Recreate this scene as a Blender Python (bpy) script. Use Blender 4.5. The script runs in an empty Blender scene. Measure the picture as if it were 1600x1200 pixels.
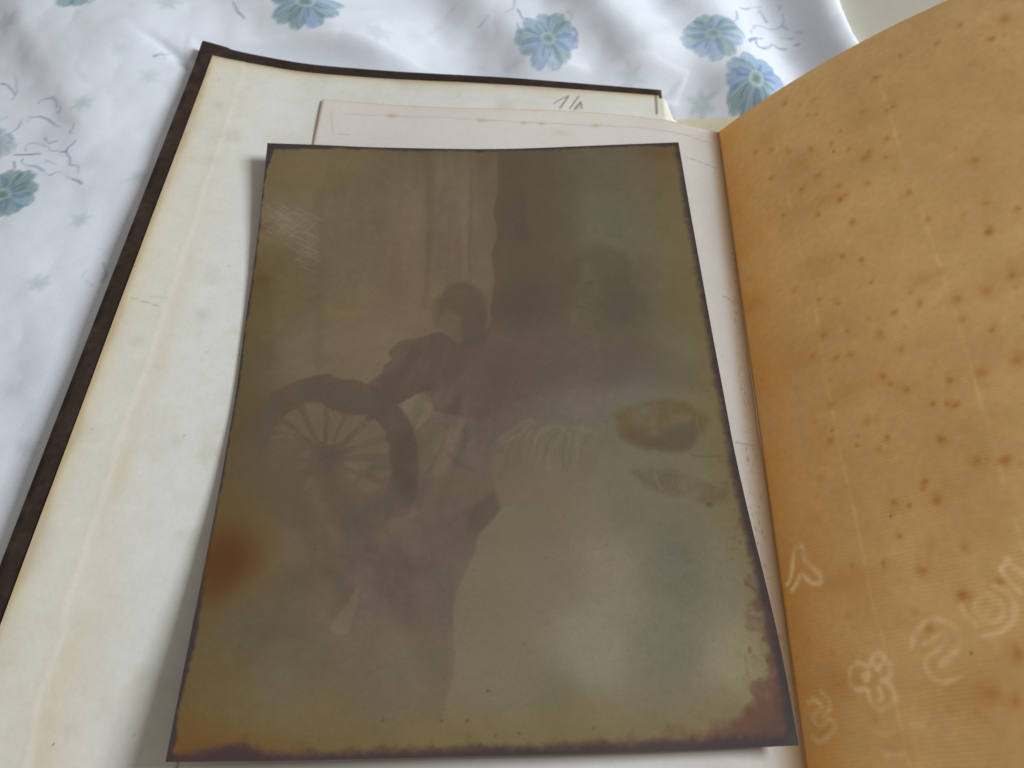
import bpy, math, random
import numpy as np
rng = np.random.default_rng(11); random.seed(11)
S = bpy.context.scene
COL = S.collection

# ------------------------------------------------------------------ camera
FPX, HC, PITCH = 1342.0, 0.243, math.radians(57.7)      # focal length in photo pixels, height over the page, tilt
cam_d = bpy.data.cameras.new('camera'); cam = bpy.data.objects.new('camera', cam_d); COL.objects.link(cam)
cam.location = (0, 0, HC); cam.rotation_euler = (math.pi/2 - PITCH, 0, 0)
cam_d.sensor_width = 36; cam_d.lens = FPX/1600*36; cam_d.clip_start = 0.01; cam_d.clip_end = 50
cam_d.dof.use_dof = True; cam_d.dof.focus_distance = 0.262; cam_d.dof.aperture_fstop = 22
S.camera = cam
# ------------------------------------------------------------------ light: a room with one big window to the right
w = bpy.data.worlds.new('World'); S.world = w; w.use_nodes = True
bg = w.node_tree.nodes['Background']; bg.inputs[0].default_value = (1.0, 0.94, 0.85, 1); bg.inputs[1].default_value = 0.25
ld = bpy.data.lights.new('window_light', 'AREA'); ld.shape = 'RECTANGLE'; ld.size = 0.62; ld.size_y = 0.62
ld.energy = 28; ld.color = (0.885, 0.945, 1.0)
lo = bpy.data.objects.new('window_light', ld); COL.objects.link(lo)
lo.location = (1.38, 0.28, 1.03)
def aim(o, target):
    from mathutils import Vector
    o.rotation_euler = (Vector(target) - o.location).to_track_quat('-Z', 'Y').to_euler()
aim(lo, (0, 0.18, 0))
S.view_settings.view_transform = 'Standard'; S.view_settings.look = 'None'
S.view_settings.exposure = 0.0; S.view_settings.gamma = 1; S.view_settings.use_curve_mapping = False
S.render.engine = 'CYCLES'

# ------------------------------------------------------------------ measuring helpers (photo pixel -> place)
Fv = np.array([0, math.cos(PITCH), -math.sin(PITCH)]); Uv = np.array([0, math.sin(PITCH), math.cos(PITCH)])
Cv = np.array([0, 0, HC])
def ray(x, y): return Fv + np.array([1., 0, 0])*(x-800)/FPX - Uv*(y-600)/FPX
def at(x, y, z=0.0):
    d = ray(x, y); return Cv + d*((z-HC)/d[2])
def at_f(x, y, zf):
    z = 0.0
    for _ in range(12): p = at(x, y, z); z = float(zf(p[0], p[1]))
    return at(x, y, z)
def proj(P):
    q = P - Cv; z = q@Fv
    return 800 + FPX*q[..., 0]/z, 600 - FPX*(q@Uv)/z
def lin(c):
    c = np.clip(np.asarray(c, float)/255., 0, 1); return np.where(c <= .04045, c/12.92, ((c+.055)/1.055)**2.4)
def sstep(a, b, x):
    t = np.clip((x-a)/(b-a), 0, 1); return t*t*(3-2*t)

def vnoise(X, Y, cell, seed):
    r = np.random.default_rng(seed); n = 256; T = r.random((n, n))
    gx, gy = X/cell, Y/cell; ix, iy = np.floor(gx).astype(int), np.floor(gy).astype(int)
    fx, fy = gx-ix, gy-iy; fx = fx*fx*(3-2*fx); fy = fy*fy*(3-2*fy)
    a, b = T[iy % n, ix % n], T[iy % n, (ix+1) % n]; c, d = T[(iy+1) % n, ix % n], T[(iy+1) % n, (ix+1) % n]
    return (a*(1-fx)+b*fx)*(1-fy) + (c*(1-fx)+d*fx)*fy - .5
def fnoise(X, Y, cell, seed, o=4):
    s = 0; a = 1
    for k in range(o): s = s + a*vnoise(X+17.3*k, Y-9.1*k, cell/2**k, seed+k); a *= .5
    return s

class Canvas:
    """colours held per grid vertex, painted in the surface's own millimetres"""
    def __init__(self, P, X, Y, base):
        self.P, self.X, self.Y = P, X, Y
        self.C = np.empty(X.shape+(3,)); self.C[:] = base
        st = max(1, min(X.shape)//150); self.st = st
        px, py = proj(P[::st, ::st]); self.px, self.py = px, py
        self.xs, self.ys = X[::st, ::st], Y[::st, ::st]
        self.wx = self.wy = 0
    def inv(self, pts):                                         # photo pixels -> millimetres on this surface
        out = []
        for (a, b) in pts:
            d = (self.px-a)**2 + (self.py-b)**2
            j, i = np.unravel_index(np.argmin(d), d.shape)
            j0, i0 = min(max(j, 1), d.shape[0]-2), min(max(i, 1), d.shape[1]-2)
            J = np.array([[self.px[j0, i0+1]-self.px[j0, i0-1], self.px[j0+1, i0]-self.px[j0-1, i0]],
                          [self.py[j0, i0+1]-self.py[j0, i0-1], self.py[j0+1, i0]-self.py[j0-1, i0]]])/2
            e = np.linalg.solve(J, [a-self.px[j0, i0], b-self.py[j0, i0]])
            dx = (self.xs[j0, i0+1]-self.xs[j0, i0-1])/2; dy = (self.ys[j0+1, i0]-self.ys[j0-1, i0])/2
            out.append((self.xs[j0, i0]+e[0]*dx, self.ys[j0, i0]+e[1]*dy))
        return np.array(out)
    def box(self, p, m):
        x0, y0 = p.min(0)-m; x1, y1 = p.max(0)+m
        row, colm = self.Y[:, self.Y.shape[1]//2], self.X[self.X.shape[0]//2]
        jj = np.where((row >= y0) & (row <= y1))[0]; ii = np.where((colm >= x0) & (colm <= x1))[0]
        if len(jj) == 0 or len(ii) == 0: return None
        return slice(jj[0], jj[-1]+1), slice(ii[0], ii[-1]+1)
    def co(self, s):
        wx = self.wx[s] if isinstance(self.wx, np.ndarray) else 0; wy = self.wy[s] if isinstance(self.wy, np.ndarray) else 0
        return self.X[s]+wx, self.Y[s]+wy
    def blend(self, s, a, col):
        a = np.clip(a, 0, 1)[..., None]; self.C[s] = self.C[s]*(1-a) + np.asarray(col, float)*a
    def sd(self, s, p):
        X, Y = self.co(s); d = np.full(X.shape, 1e9); sg = np.ones(X.shape)
        n = len(p)
        for k in range(n):
            a, b = p[k], p[k-1]; ex, ey = b-a; wx, wy = X-a[0], Y-a[1]
            t = np.clip((wx*ex+wy*ey)/(ex*ex+ey*ey+1e-12), 0, 1)
            d = np.minimum(d, (wx-ex*t)**2+(wy-ey*t)**2)
            c1, c2, c3 = Y >= a[1], Y < b[1], ex*wy > ey*wx
            sg = np.where((c1 & c2 & c3) | (~c1 & ~c2 & ~c3), -sg, sg)
        return sg*np.sqrt(d)
    def poly(self, pts, col, alpha=1., soft=.5, mm=False, mod=None):
        p = np.asarray(pts, float) if mm else self.inv(pts); s = self.box(p, soft*2+1)
        if s is None: return
        a = alpha*(1-sstep(-soft, soft, self.sd(s, p)))
        if mod is not None: a = a*mod[s]
        self.blend(s, a, col)
    def stroke(self, pts, col, wid=.4, alpha=1., soft=None, mm=False, mod=None, taper=False):
        p = np.asarray(pts, float) if mm else self.inv(pts); soft = soft or wid*.8
        s = self.box(p, wid+soft*2+.5)
        if s is None: return
        X, Y = self.co(s); d = np.full(X.shape, 1e9); n = len(p)-1
        for k in range(n):
            a, b = p[k], p[k+1]; ex, ey = b-a; wx, wy = X-a[0], Y-a[1]
            t = np.clip((wx*ex+wy*ey)/(ex*ex+ey*ey+1e-12), 0, 1)
            dd = np.sqrt((wx-ex*t)**2+(wy-ey*t)**2)
            if taper: dd = dd + wid*.5*np.abs(2*(k+t)/n-1)**2
            d = np.minimum(d, dd)
        a = alpha*(1-sstep(wid/2-soft/2, wid/2+soft/2, d))
        if mod is not None: a = a*mod[s]
        self.blend(s, a, col)
    def blob(self, c, rx, ry, col, alpha=1., ang=0., power=1., mm=False):
        p = np.array([c], float) if mm else self.inv([c]); s = self.box(p, 2.6*max(rx, ry))
        if s is None: return
        X, Y = self.co(s); dx, dy = X-p[0, 0], Y-p[0, 1]; ca, sa = math.cos(ang), math.sin(ang)
        q = ((dx*ca+dy*sa)/rx)**2 + ((-dx*sa+dy*ca)/ry)**2
        self.blend(s, alpha*np.exp(-q**power), col)
    def samples(self, rows, power=3.):                          # smooth field through sampled tones
        p = self.inv([r[0] for r in rows]); c = np.array([r[1] for r in rows], float)
        num = np.zeros(self.C.shape); den = np.zeros(self.X.shape)
        for (a, b), k in zip(p, c):
            g = 1/(((self.X-a)**2+(self.Y-b)**2+60.)**(power/2)); num += g[..., None]*k; den += g
        self.C = num/den[..., None]

def cr(pts, n=8, closed=False):                                 # Catmull-Rom
    p = np.asarray(pts, float)
    p = np.vstack([p[-1], p, p[0], p[1]]) if closed else np.vstack([2*p[0]-p[1], p, 2*p[-1]-p[-2]])
    out = []
    for k in range(1, len(p)-2):
        for t in np.arange(n)/n:
            a, b, c, d = p[k-1:k+3]
            out.append(.5*(2*b+(c-a)*t+(2*a-5*b+4*c-d)*t*t+(3*b-a-3*c+d)*t**3))
    if not closed: out.append(p[-2])
    return np.array(out)

# ------------------------------------------------------------------ mesh helpers
def raw_mesh(name, V, Q):
    m = bpy.data.meshes.new(name); V = np.ascontiguousarray(V, dtype=np.float32).reshape(-1, 3); Q = np.ascontiguousarray(Q, dtype=np.int32)
    m.vertices.add(len(V)); m.vertices.foreach_set('co', V.ravel())
    m.loops.add(Q.size); m.loops.foreach_set('vertex_index', Q.ravel())
    m.polygons.add(len(Q)); m.polygons.foreach_set('loop_start', np.arange(0, Q.size, 4, dtype=np.int32))
    try: m.polygons.foreach_set('loop_total', np.full(len(Q), 4, dtype=np.int32))
    except Exception: pass
    m.polygons.foreach_set('use_smooth', np.ones(len(Q), dtype=bool))
    m.update(calc_edges=True); m.validate(); return m
def quads(ny, nx, off=0, flip=False):
    j, i = np.mgrid[0:ny-1, 0:nx-1]; a = (j*nx+i).ravel()+off
    q = np.stack([a, a+1, a+nx+1, a+nx], 1); return q[:, ::-1] if flip else q
def obj(name, mesh, mat, parent=None):
    o = bpy.data.objects.new(name, mesh); COL.objects.link(o)
    if mat: mesh.materials.append(mat)
    if parent: o.parent = parent
    return o
def grid_obj(name, P, mat, C=None, parent=None, thick=0, uv=None, stride=16, edge_col=None):
    """sheet with P[0] its top (far) row, running left to right; upper side faces +Z"""
    ny, nx = P.shape[:2]; V = [P.reshape(-1, 3)]; Q = [quads(ny, nx, 0, True)]; n = ny*nx
    cols = [C.reshape(-1, 3)] if C is not None else None
    uvs = [uv.reshape(-1, 2)] if uv is not None else None
    if thick:
        idx = np.concatenate([np.arange(nx), np.arange(1, ny)*nx+nx-1, (ny-1)*nx+np.arange(nx-2, -1, -1), np.arange(ny-2, 0, -1)*nx])
        top = P.reshape(-1, 3)[idx]; low = top.copy(); low[:, 2] -= thick; m = len(idx)
        V += [top, low]; k = np.arange(m); k2 = (k+1) % m
        Q.append(np.stack([n+k, n+k2, n+m+k2, n+m+k], 1))
        jj = np.unique(np.append(np.arange(0, ny, stride), ny-1)); ii = np.unique(np.append(np.arange(0, nx, stride), nx-1))
        B = P[np.ix_(jj, ii)].copy(); B[..., 2] -= thick
        V.append(B.reshape(-1, 3)); Q.append(quads(len(jj), len(ii), n+2*m))
        if cols is not None:
            ec = C.reshape(-1, 3)[idx] if edge_col is None else np.tile(np.asarray(edge_col, float), (m, 1))
            cols += [ec, ec, C[np.ix_(jj, ii)].reshape(-1, 3)]
        if uvs is not None: uvs += [uv.reshape(-1, 2)[idx]]*2 + [uv[np.ix_(jj, ii)].reshape(-1, 2)]
    V = np.vstack(V); Q = np.vstack(Q); me = raw_mesh(name, V, Q)
    if cols is not None:
        c = lin(np.vstack(cols)); at_ = me.color_attributes.new('Col', 'FLOAT_COLOR', 'POINT')
        at_.data.foreach_set('color', np.hstack([c, np.ones((len(c), 1))]).astype(np.float32).ravel())
    if uvs is not None:
        u = np.vstack(uvs).astype(np.float32); l = np.empty(len(me.loops), dtype=np.int32); me.loops.foreach_get('vertex_index', l)
        me.uv_layers.new(name='mm').data.foreach_set('uv', u[l].ravel())
    return obj(name, me, mat, parent)

# ------------------------------------------------------------------ materials
def mat(name, rough=.8, spec=.3, color=None, attr=True, bumps=(), grain=.0, grain_scale=900., sheen=0., trans=None):
    m = bpy.data.materials.new(name); m.use_nodes = True; nt = m.node_tree; N = nt.nodes; L = nt.links
    b = N['Principled BSDF']; b.inputs['Roughness'].default_value = rough; b.inputs['Specular IOR Level'].default_value = spec
    tc = N.new('ShaderNodeTexCoord'); src = None
    if attr:
        a = N.new('ShaderNodeAttribute'); a.attribute_name = 'Col'; src = a.outputs['Color']
    else:
        r = N.new('ShaderNodeRGB'); r.outputs[0].default_value = (*lin(color), 1); src = r.outputs[0]
    if grain:
        t = N.new('ShaderNodeTexNoise'); t.inputs['Scale'].default_value = grain_scale; t.inputs['Detail'].default_value = 5
        L.new(tc.outputs['Object'], t.inputs['Vector'])
        mr = N.new('ShaderNodeMapRange'); mr.inputs[1].default_value = .3; mr.inputs[2].default_value = .7
        mr.inputs[3].default_value = 1-grain; mr.inputs[4].default_value = 1+grain
        L.new(t.outputs[0], mr.inputs[0])
        mx = N.new('ShaderNodeVectorMath'); mx.operation = 'SCALE'; L.new(src, mx.inputs[0]); L.new(mr.outputs[0], mx.inputs['Scale']); src = mx.outputs[0]
    L.new(src, b.inputs['Base Color'])
    prev = None
    for (kind, scale, dist, strength) in bumps:
        if kind == 'noise':
            t = N.new('ShaderNodeTexNoise'); t.inputs['Scale'].default_value = scale; t.inputs['Detail'].default_value = 4
            L.new(tc.outputs['Object'], t.inputs['Vector']); hgt = t.outputs[0]
        else:
            mp = N.new('ShaderNodeMapping'); mp.inputs['Rotation'].default_value = (0, 0, kind); L.new(tc.outputs['Object'], mp.inputs[0])
            t = N.new('ShaderNodeTexWave'); t.inputs['Scale'].default_value = scale; t.inputs['Distortion'].default_value = .6
            t.inputs['Detail'].default_value = 2; t.inputs['Detail Scale'].default_value = 2
            L.new(mp.outputs[0], t.inputs['Vector']); hgt = t.outputs['Fac']
        bp = N.new('ShaderNodeBump'); bp.inputs['Distance'].default_value = dist; bp.inputs['Strength'].default_value = strength
        L.new(hgt, bp.inputs['Height'])
        if prev: L.new(prev, bp.inputs['Normal'])
        prev = bp.outputs[0]
    if prev: L.new(prev, b.inputs['Normal'])
    if sheen: b.inputs['Sheen Weight'].default_value = sheen
    return m, nt, b, src, prev

M_sheet = mat('printed_cotton', .9, .1, bumps=((0.5, 420, .0002, .14), (2.07, 420, .0002, .14), ('noise', 1500, .0003, .2)), grain=.015, grain_scale=500, sheen=.1)[0]
M_paper = mat('old_paper', .82, .2, bumps=(('noise', 700, .0003, .18),), grain=.025, grain_scale=600)[0]
M_page = mat('page_paper', .85, .15, color=(214, 205, 178), attr=False, bumps=(('noise', 500, .0003, .2),), grain=.04)[0]
M_cloth = mat('brown_book_cloth', .75, .25, color=(54, 41, 34), attr=False, bumps=((0.35, 520, .0003, .22), ('noise', 900, .0004, .3)), grain=.22, grain_scale=500)[0]
M_board = mat('scuffed_book_cloth', .75, .25, bumps=((0.35, 520, .0003, .22), ('noise', 900, .0004, .3)), grain=.22, grain_scale=500)[0]
M_print = mat('silvered_print', .5, .32, bumps=(('noise', 1400, .0002, .12),), grain=.05, grain_scale=1500)[0]
M_cream = mat('cream_cotton', .9, .1, bumps=((0.5, 420, .0002, .25),), color=(212, 209, 192), attr=False, grain=.03, grain_scale=200)[0]

# raised leaf: laid paper that lets light through
M_leaf, nt, b, src, nrm = mat('laid_paper', .85, .12, bumps=(('noise', 600, .0003, .2),), grain=.05, grain_scale=450)
N, L = nt.nodes, nt.links
uvn = N.new('ShaderNodeUVMap'); uvn.uv_map = 'mm'
sx = N.new('ShaderNodeSeparateXYZ'); L.new(uvn.outputs[0], sx.inputs[0])
nz = N.new('ShaderNodeTexNoise'); nz.inputs['Scale'].default_value = .12; nz.inputs['Detail'].default_value = 4; L.new(uvn.outputs[0], nz.inputs['Vector'])
ma = N.new('ShaderNodeMath'); ma.operation = 'MULTIPLY_ADD'; L.new(nz.outputs[0], ma.inputs[0]); ma.inputs[1].default_value = 1.6; L.new(sx.outputs[1], ma.inputs[2])
m2 = N.new('ShaderNodeMath'); m2.operation = 'MULTIPLY'; L.new(ma.outputs[0], m2.inputs[0]); m2.inputs[1].default_value = 2*math.pi/1.15
sn = N.new('ShaderNodeMath'); sn.operation = 'SINE'; L.new(m2.outputs[0], sn.inputs[0])
nb = N.new('ShaderNodeTexNoise'); nb.inputs['Scale'].default_value = .06; nb.inputs['Detail'].default_value = 3; L.new(uvn.outputs[0], nb.inputs['Vector'])
amp = N.new('ShaderNodeMapRange'); amp.inputs[1].default_value = .35; amp.inputs[2].default_value = .65; amp.inputs[3].default_value = .008; amp.inputs[4].default_value = .032; L.new(nb.outputs[0], amp.inputs[0])
lm = N.new('ShaderNodeMath'); lm.operation = 'MULTIPLY_ADD'; L.new(sn.outputs[0], lm.inputs[0]); L.new(amp.outputs[0], lm.inputs[1]); lm.inputs[2].default_value = 1.0
sc = N.new('ShaderNodeVectorMath'); sc.operation = 'SCALE'; L.new(src, sc.inputs[0]); L.new(lm.outputs[0], sc.inputs['Scale'])
L.new(sc.outputs[0], b.inputs['Base Color'])
tr = N.new('ShaderNodeBsdfTranslucent')
tint = N.new('ShaderNodeMixRGB'); tint.blend_type = 'MULTIPLY'; tint.inputs[0].default_value = 1; L.new(sc.outputs[0], tint.inputs[1]); tint.inputs[2].default_value = (1.13, .98, .75, 1)
L.new(tint.outputs[0], tr.inputs[0])
mxs = N.new('ShaderNodeMixShader'); mxs.inputs[0].default_value = .5
out = N['Material Output']; L.new(b.outputs[0], mxs.inputs[1]); L.new(tr.outputs[0], mxs.inputs[2]); L.new(mxs.outputs[0], out.inputs['Surface'])

# ------------------------------------------------------------------ heights of the open book
_cx = np.array([-.20, -.145, -.12, -.09, -.05, 0, .064, .10]); _cz = np.array([.030, .0145, .0078, .0024, .0006, 0, -.003, -.005])
_fx = np.linspace(-.2, .1, 301); _fz = np.interp(_fx, _cx, _cz); _k = np.hanning(41); _k /= _k.sum()
_fz = np.convolve(np.pad(_fz, 20, mode='edge'), _k, 'same')[20:-20]
def zc(x, y):                                                   # upper side of the left board, lifting towards its free edge
    z = np.interp(x, _fx, _fz); return z*np.where(np.asarray(z) > 0, .62+.38*np.clip((y-.05)/.26, 0, 1), 1)
GZ = -.009
g0 = at(1122, 207, GZ); g1 = at(1259, 1200, GZ); gd = (g1-g0)/np.linalg.norm(g1-g0); ge = np.array([-gd[1], gd[0], 0])   # along / across the gutter
def zf(x, y):                                                   # fly leaf: on the board, then curving down into the gutter
    base = zc(x, y)+.0009
    d = (np.asarray(x)-g0[0])*ge[0]+(np.asarray(y)-g0[1])*ge[1]  # distance from the gutter, negative to the left
    k = np.clip((d+.026)/.026, 0, 1)**2; return base*(1-k)+GZ*k

cTL = at_f(316, 63, zc); cTR = at_f(1034, 137, zc); cL2 = at_f(0, 872, zc); ext = (cL2-cTL)/np.linalg.norm((cL2-cTL)[:2])
cBL = cTL + ext*.312; cBR = cTR + np.array([gd[0], gd[1], 0])*.312
# ------------------------------------------------------------------ bed sheet
xs = np.concatenate([np.linspace(-1.2, -.30, 40, endpoint=False), np.arange(-.30, .28, .00072), np.linspace(.28, 1.2, 40)])
ys = np.concatenate([np.linspace(1.3, .47, 30, endpoint=False), np.arange(.47, .20, -.00072), np.arange(.20, .02, -.0010), np.linspace(.02, -.8, 40)])
X, Y = np.meshgrid(xs, ys)
def seg_sd(X, Y, pts):
    d = np.full(X.shape, 1e9); side = np.zeros(X.shape)
    for a, b in zip(pts[:-1], pts[1:]):
        ex, ey = b[0]-a[0], b[1]-a[1]; wx, wy = X-a[0], Y-a[1]
        t = np.clip((wx*ex+wy*ey)/(ex*ex+ey*ey), 0, 1); dd = np.hypot(wx-ex*t, wy-ey*t)
        s = (ex*wy-ey*wx)/np.hypot(ex, ey)/np.maximum(dd, 1e-9); m = dd < d; d = np.where(m, dd, d); side = np.where(m, s, side)
    return d, side
Z = -.008 + .0105*(1-sstep(-.135, -.03, X)) - .007*sstep(.02, .10, X) + fnoise(X, Y, .09, 5, 3)*.004
def ridge(px, wl, wr, h):
    global Z
    p = [at(a, b, -.004)[:2] for a, b in px]; d, sd_ = seg_sd(X, Y, p)
    wd = wr+(wl-wr)*(.5+.5*sd_); Z = Z + h*np.exp(-(d/wd)**2)
# crest running away from the viewer is listed near -> far, so "left" is the shaded side
ridge([(1004, 84), (950, 35), (880, -60)], .018, .022, .016)
ridge([(1160, 118), (1128, 55), (1060, -60)], .022, .020, .016)
ridge([(1335, 110), (1312, 70), (1290, 10), (1262, -60)], .017, .010, .019)
ridge([(560, 78), (490, 45), (400, 0), (250, -60)], .022, .030, .012)
ridge([(840, 85), (780, 30), (700, -60)], .016, .03, .008)
ridge([(215, 75), (150, 48), (60, 20), (-150, -40)], .036, .03, .010)
ridge([(150, 220), (110, 150), (60, 60)], .010, .022, .003)
# fine crease by the board's corner
p = [at(a, b, 0)[:2] for a, b in ((225, 82), (262, 97), (305, 120))]; d, _ = seg_sd(X, Y, p); Z = Z-.0022*np.exp(-(d/.0026)**2)*sstep(at(215, 80, 0)[0], at(285, 110, 0)[0], X)
Z = Z + fnoise(X, Y, .03, 40, 3)*.0016 + np.abs(fnoise(X, Y, .022, 46, 3))*.0008
# pressed down by the book
def quad_sd(X, Y, c):
    m = np.full(X.shape, -1e9)
    for k in range(4):
        a, b_ = c[k], c[(k+1) % 4]; ex, ey = b_[0]-a[0], b_[1]-a[1]; m = np.maximum(m, ((Y-a[1])*ex-(X-a[0])*ey)/math.hypot(ex, ey))
    return m
def press(c, zlow, slope):
    global Z
    dd = quad_sd(X, Y, c); cap = zlow + slope*np.maximum(dd, 0) + 60*np.maximum(dd-.004, 0)**2
    t_ = np.clip((cap-Z)/.006*.5+.5, 0, 1); Z = cap*(1-t_)+Z*t_ - .003*t_*(1-t_)
press([cTL, cTR, cBR, cBL], zc(np.clip(X, cBL[0]-.004, .07), Y)-.0062, .55)
press([g0-gd*.0105-ge*.018, g0-gd*.0105+ge*.167, g0+gd*.29+ge*.167, g0+gd*.29-ge*.018], -.0185, 1.4)
P = np.stack([X, Y, Z], -1)
cv = Canvas(P, X*1000, Y*1000, (235, 240, 249))
cv.wx = fnoise(cv.X, cv.Y, 6., 61, 3)*1.2; cv.wy = fnoise(cv.X, cv.Y, 6., 71, 3)*1.2
cv.C += fnoise(cv.X, cv.Y, 40., 81, 3)[..., None]*np.array([5., 4, 3])
def fade(mod_seed): return np.clip(.62+1.1*fnoise(cv.X, cv.Y, 7., mod_seed, 2), .12, 1)
FD = fade(91)
def flower(px, rx, ry, seed, ang=0., strength=1., blue=.5):
    r = random.Random(seed); c = cv.inv([px])[0]; n = 9+seed % 3
    tones = [(108, 142, 140), (120, 156, 178), (128, 160, 202), (112, 146, 152), (144, 178, 200)]
    for k in range(n):
        a = ang+2*math.pi*k/n+r.uniform(-.08, .08); L_ = r.uniform(.9, 1.06); wdt = r.uniform(.24, .31)
        dx, dy = math.cos(a), math.sin(a)
        def q(t, s): return (c[0]+rx*(dx*t-dy*s), c[1]+ry*(dy*t+dx*s))
        pet = cr([q(.12, 0), q(.45, wdt*.72), q(.78*L_, wdt), q(L_, wdt*.45), q(L_*.97, 0), q(L_, -wdt*.5), q(.78*L_, -wdt), q(.45, -wdt*.72)], 4, True)
        t0 = tones[r.randrange(5)]
        cv.poly(pet, t0, .66*strength, 1.2, mm=True)
        side = 1 if r.random() < .5 else -1                      # second wash on one half of the petal
        half = cr([q(.2, 0), q(.5, side*wdt*.6), q(.82*L_, side*wdt*.85), q(.95*L_, side*wdt*.3), q(.6, side*.05)], 4, True)
        cv.poly(half, (94, 126, 112) if r.random() > blue else (126, 152, 196), .42*strength, 1.4, mm=True)
        cv.stroke([q(.25, side*.04), q(.6, side*.10), q(.86*L_, side*.12)], (196, 214, 226), 1.0, .55*strength, 1., mm=True)
        cv.stroke([q(.22, -side*.03), q(.45, -side*.05), q(.62, -side*.10)], (88, 106, 146), .9, .5*strength, 1.2, mm=True)
        cv.stroke(cr([q(.6*L_, wdt*.95), q(.85*L_, wdt*.95), q(1.0*L_, wdt*.4), q(1.0*L_, -wdt*.4)], 4), (96, 118, 136), .45, .4*strength, .7, mm=True)
    cv.blob(c, rx*.30, ry*.30, (92, 116, 124), .65*strength, mm=True)
    for k in range(12):
        a = 2*math.pi*k/12
        cv.blob((c[0]+rx*.21*math.cos(a), c[1]+ry*.21*math.sin(a)), rx*.06, ry*.06, (196, 212, 204), .9*strength, mm=True)
    cv.blob(c, rx*.12, ry*.12, (112, 138, 128), .9*strength, mm=True)
FL = [((478, 2), 15.5, 16.5, 3, .2, .9, .6), ((855, 60), 13.5, 18.5, 4, .5, .78, .7), ((1115, 52), 14, 15, 5, .1, .66, .9),
      ((1182, 122), 14, 15, 6, .3, .95, .5), ((4, 304), 13.5, 13, 7, .3, .95, .5), ((128, -25), 13, 18, 8, .3, .8, .6), ((-8, 228), 8, 9, 9, 0, .4, .8)]
for f_ in FL: flower(*f_)
for (px, r_, al) in [((128, 161), 4.6, .55), ((126, 343), 3.8, .5), ((61, 441), 3.6, .6), ((40, 700), 3.8, .38), ((590, 50), 6, .3), ((232, 120), 4.5, .3),
                     ((262, 4), 6, .45), ((1097, 160), 6, .6), ((8, 36), 6, .4), ((985, 122), 6, .3), ((185, 75), 4, .25), ((215, 278), 4, .4), ((1330, 6), 5, .35), ((20, 610), 3, .2)]:
    c = cv.inv([px])[0]; nn = 6; a0 = random.random()
    pts = [(c[0]+r_*(1 if k % 2 == 0 else .55)*math.cos(a0+math.pi*k/nn), c[1]+r_*(1 if k % 2 == 0 else .55)*math.sin(a0+math.pi*k/nn)) for k in range(2*nn)]
    cv.poly(pts, (170, 186, 186), al*.85, 1.8, mm=True)
def vines(lst, ox, oy, k, wid, al=.75):
    for pts in lst:
        q = [(ox+a/k, oy+b/k) for a, b in pts]
        cv.stroke(cr(cv.inv(q), 6), (116, 130, 172), wid*random.uniform(.8, 1.25), al*random.uniform(.55, .95), wid*1.2, mm=True, mod=FD)
vines([[(80, 60), (95, 100), (105, 150), (95, 190), (70, 225)], [(0, 125), (40, 130), (75, 155), (95, 190)], [(235, 240), (260, 215), (310, 212), (345, 230), (360, 265)],
       [(365, 230), (380, 255), (375, 290), (360, 298)], [(165, 335), (200, 330), (250, 330), (300, 345), (345, 375), (370, 388)], [(170, 362), (205, 335)], [(165, 335), (200, 329), (250, 330), (300, 344), (345, 375)],
       [(430, 420), (450, 400), (465, 370)], [(432, 410), (445, 425)], [(460, 480), (430, 520), (415, 550), (365, 548)], [(155, 540), (155, 510), (190, 490), (240, 487), (290, 505), (320, 545), (370, 548)],
       [(80, 565), (160, 560), (240, 565)], [(140, 590), (145, 620), (180, 640), (240, 645), (265, 665), (300, 688), (330, 688)], [(265, 665), (300, 686), (330, 688)], [(290, 605), (350, 630)],
       [(415, 550), (435, 580), (435, 620), (480, 640), (495, 675)], [(330, 688), (370, 672), (420, 695), (460, 712), (490, 730), (512, 748)], [(460, 712), (490, 730), (512, 748)], [(0, 345), (30, 340), (45, 325)],
       [(45, 440), (90, 420), (135, 370), (140, 330)], [(60, 440), (80, 465)], [(85, 520), (80, 550)], [(85, 610), (90, 650)], [(85, 612), (92, 648)], [(285, 460), (315, 485), (350, 475)], [(590, 1150), (640, 1170), (675, 1195)],
       [(540, 1290), (520, 1340), (560, 1400)], [(640, 1240), (660, 1300), (640, 1360)], [(0, 400), (10, 410), (6, 430)]], 0, 100, 4., .62, .9)
vines([[(720, 15), (800, 30), (860, 10), (960, 15)], [(1165, 0), (1165, 45)], [(1215, 90), (1235, 150), (1215, 220), (1130, 270), (1050, 265), (980, 240), (910, 235), (860, 260), (850, 310)],
       [(1215, 235), (1290, 265)], [(830, 400), (900, 370), (980, 370)], [(1200, 365), (1330, 375)], [(1370, 305), (1440, 315)], [(910, 400), (930, 460), (1000, 490), (1100, 450), (1170, 490), (1240, 495)],
       [(1360, 460), (1420, 455)], [(690, 60), (690, 150), (640, 185), (570, 180)], [(940, 80), (960, 60), (1040, 190)]], 1060, 10, 7.5, 1.0, .8)
vines([[(230, -60), (235, 70), (200, 150), (110, 190)], [(270, 140), (330, 230), (370, 290), (440, 300)], [(290, 370), (300, 450), (340, 520)], [(1050, 190), (1130, 240), (1140, 300)], [(1170, 460), (1210, 540), (1190, 600)]], 780, 0, 10., 1.1, .8)
vines([[(1445, 100), (1425, 140), (1395, 170)], [(1450, 95), (1430, 130)]], 400, 0, 4., 1.0, .6)
vines([[(240, 88), (262, 84)], [(250, 80), (258, 92)], [(365, 5), (380, 30)]], 0, 0, 1., .8, .7)
sheet = grid_obj('bed_sheet', P, M_sheet, cv.C)
sheet['kind'] = 'structure'

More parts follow.
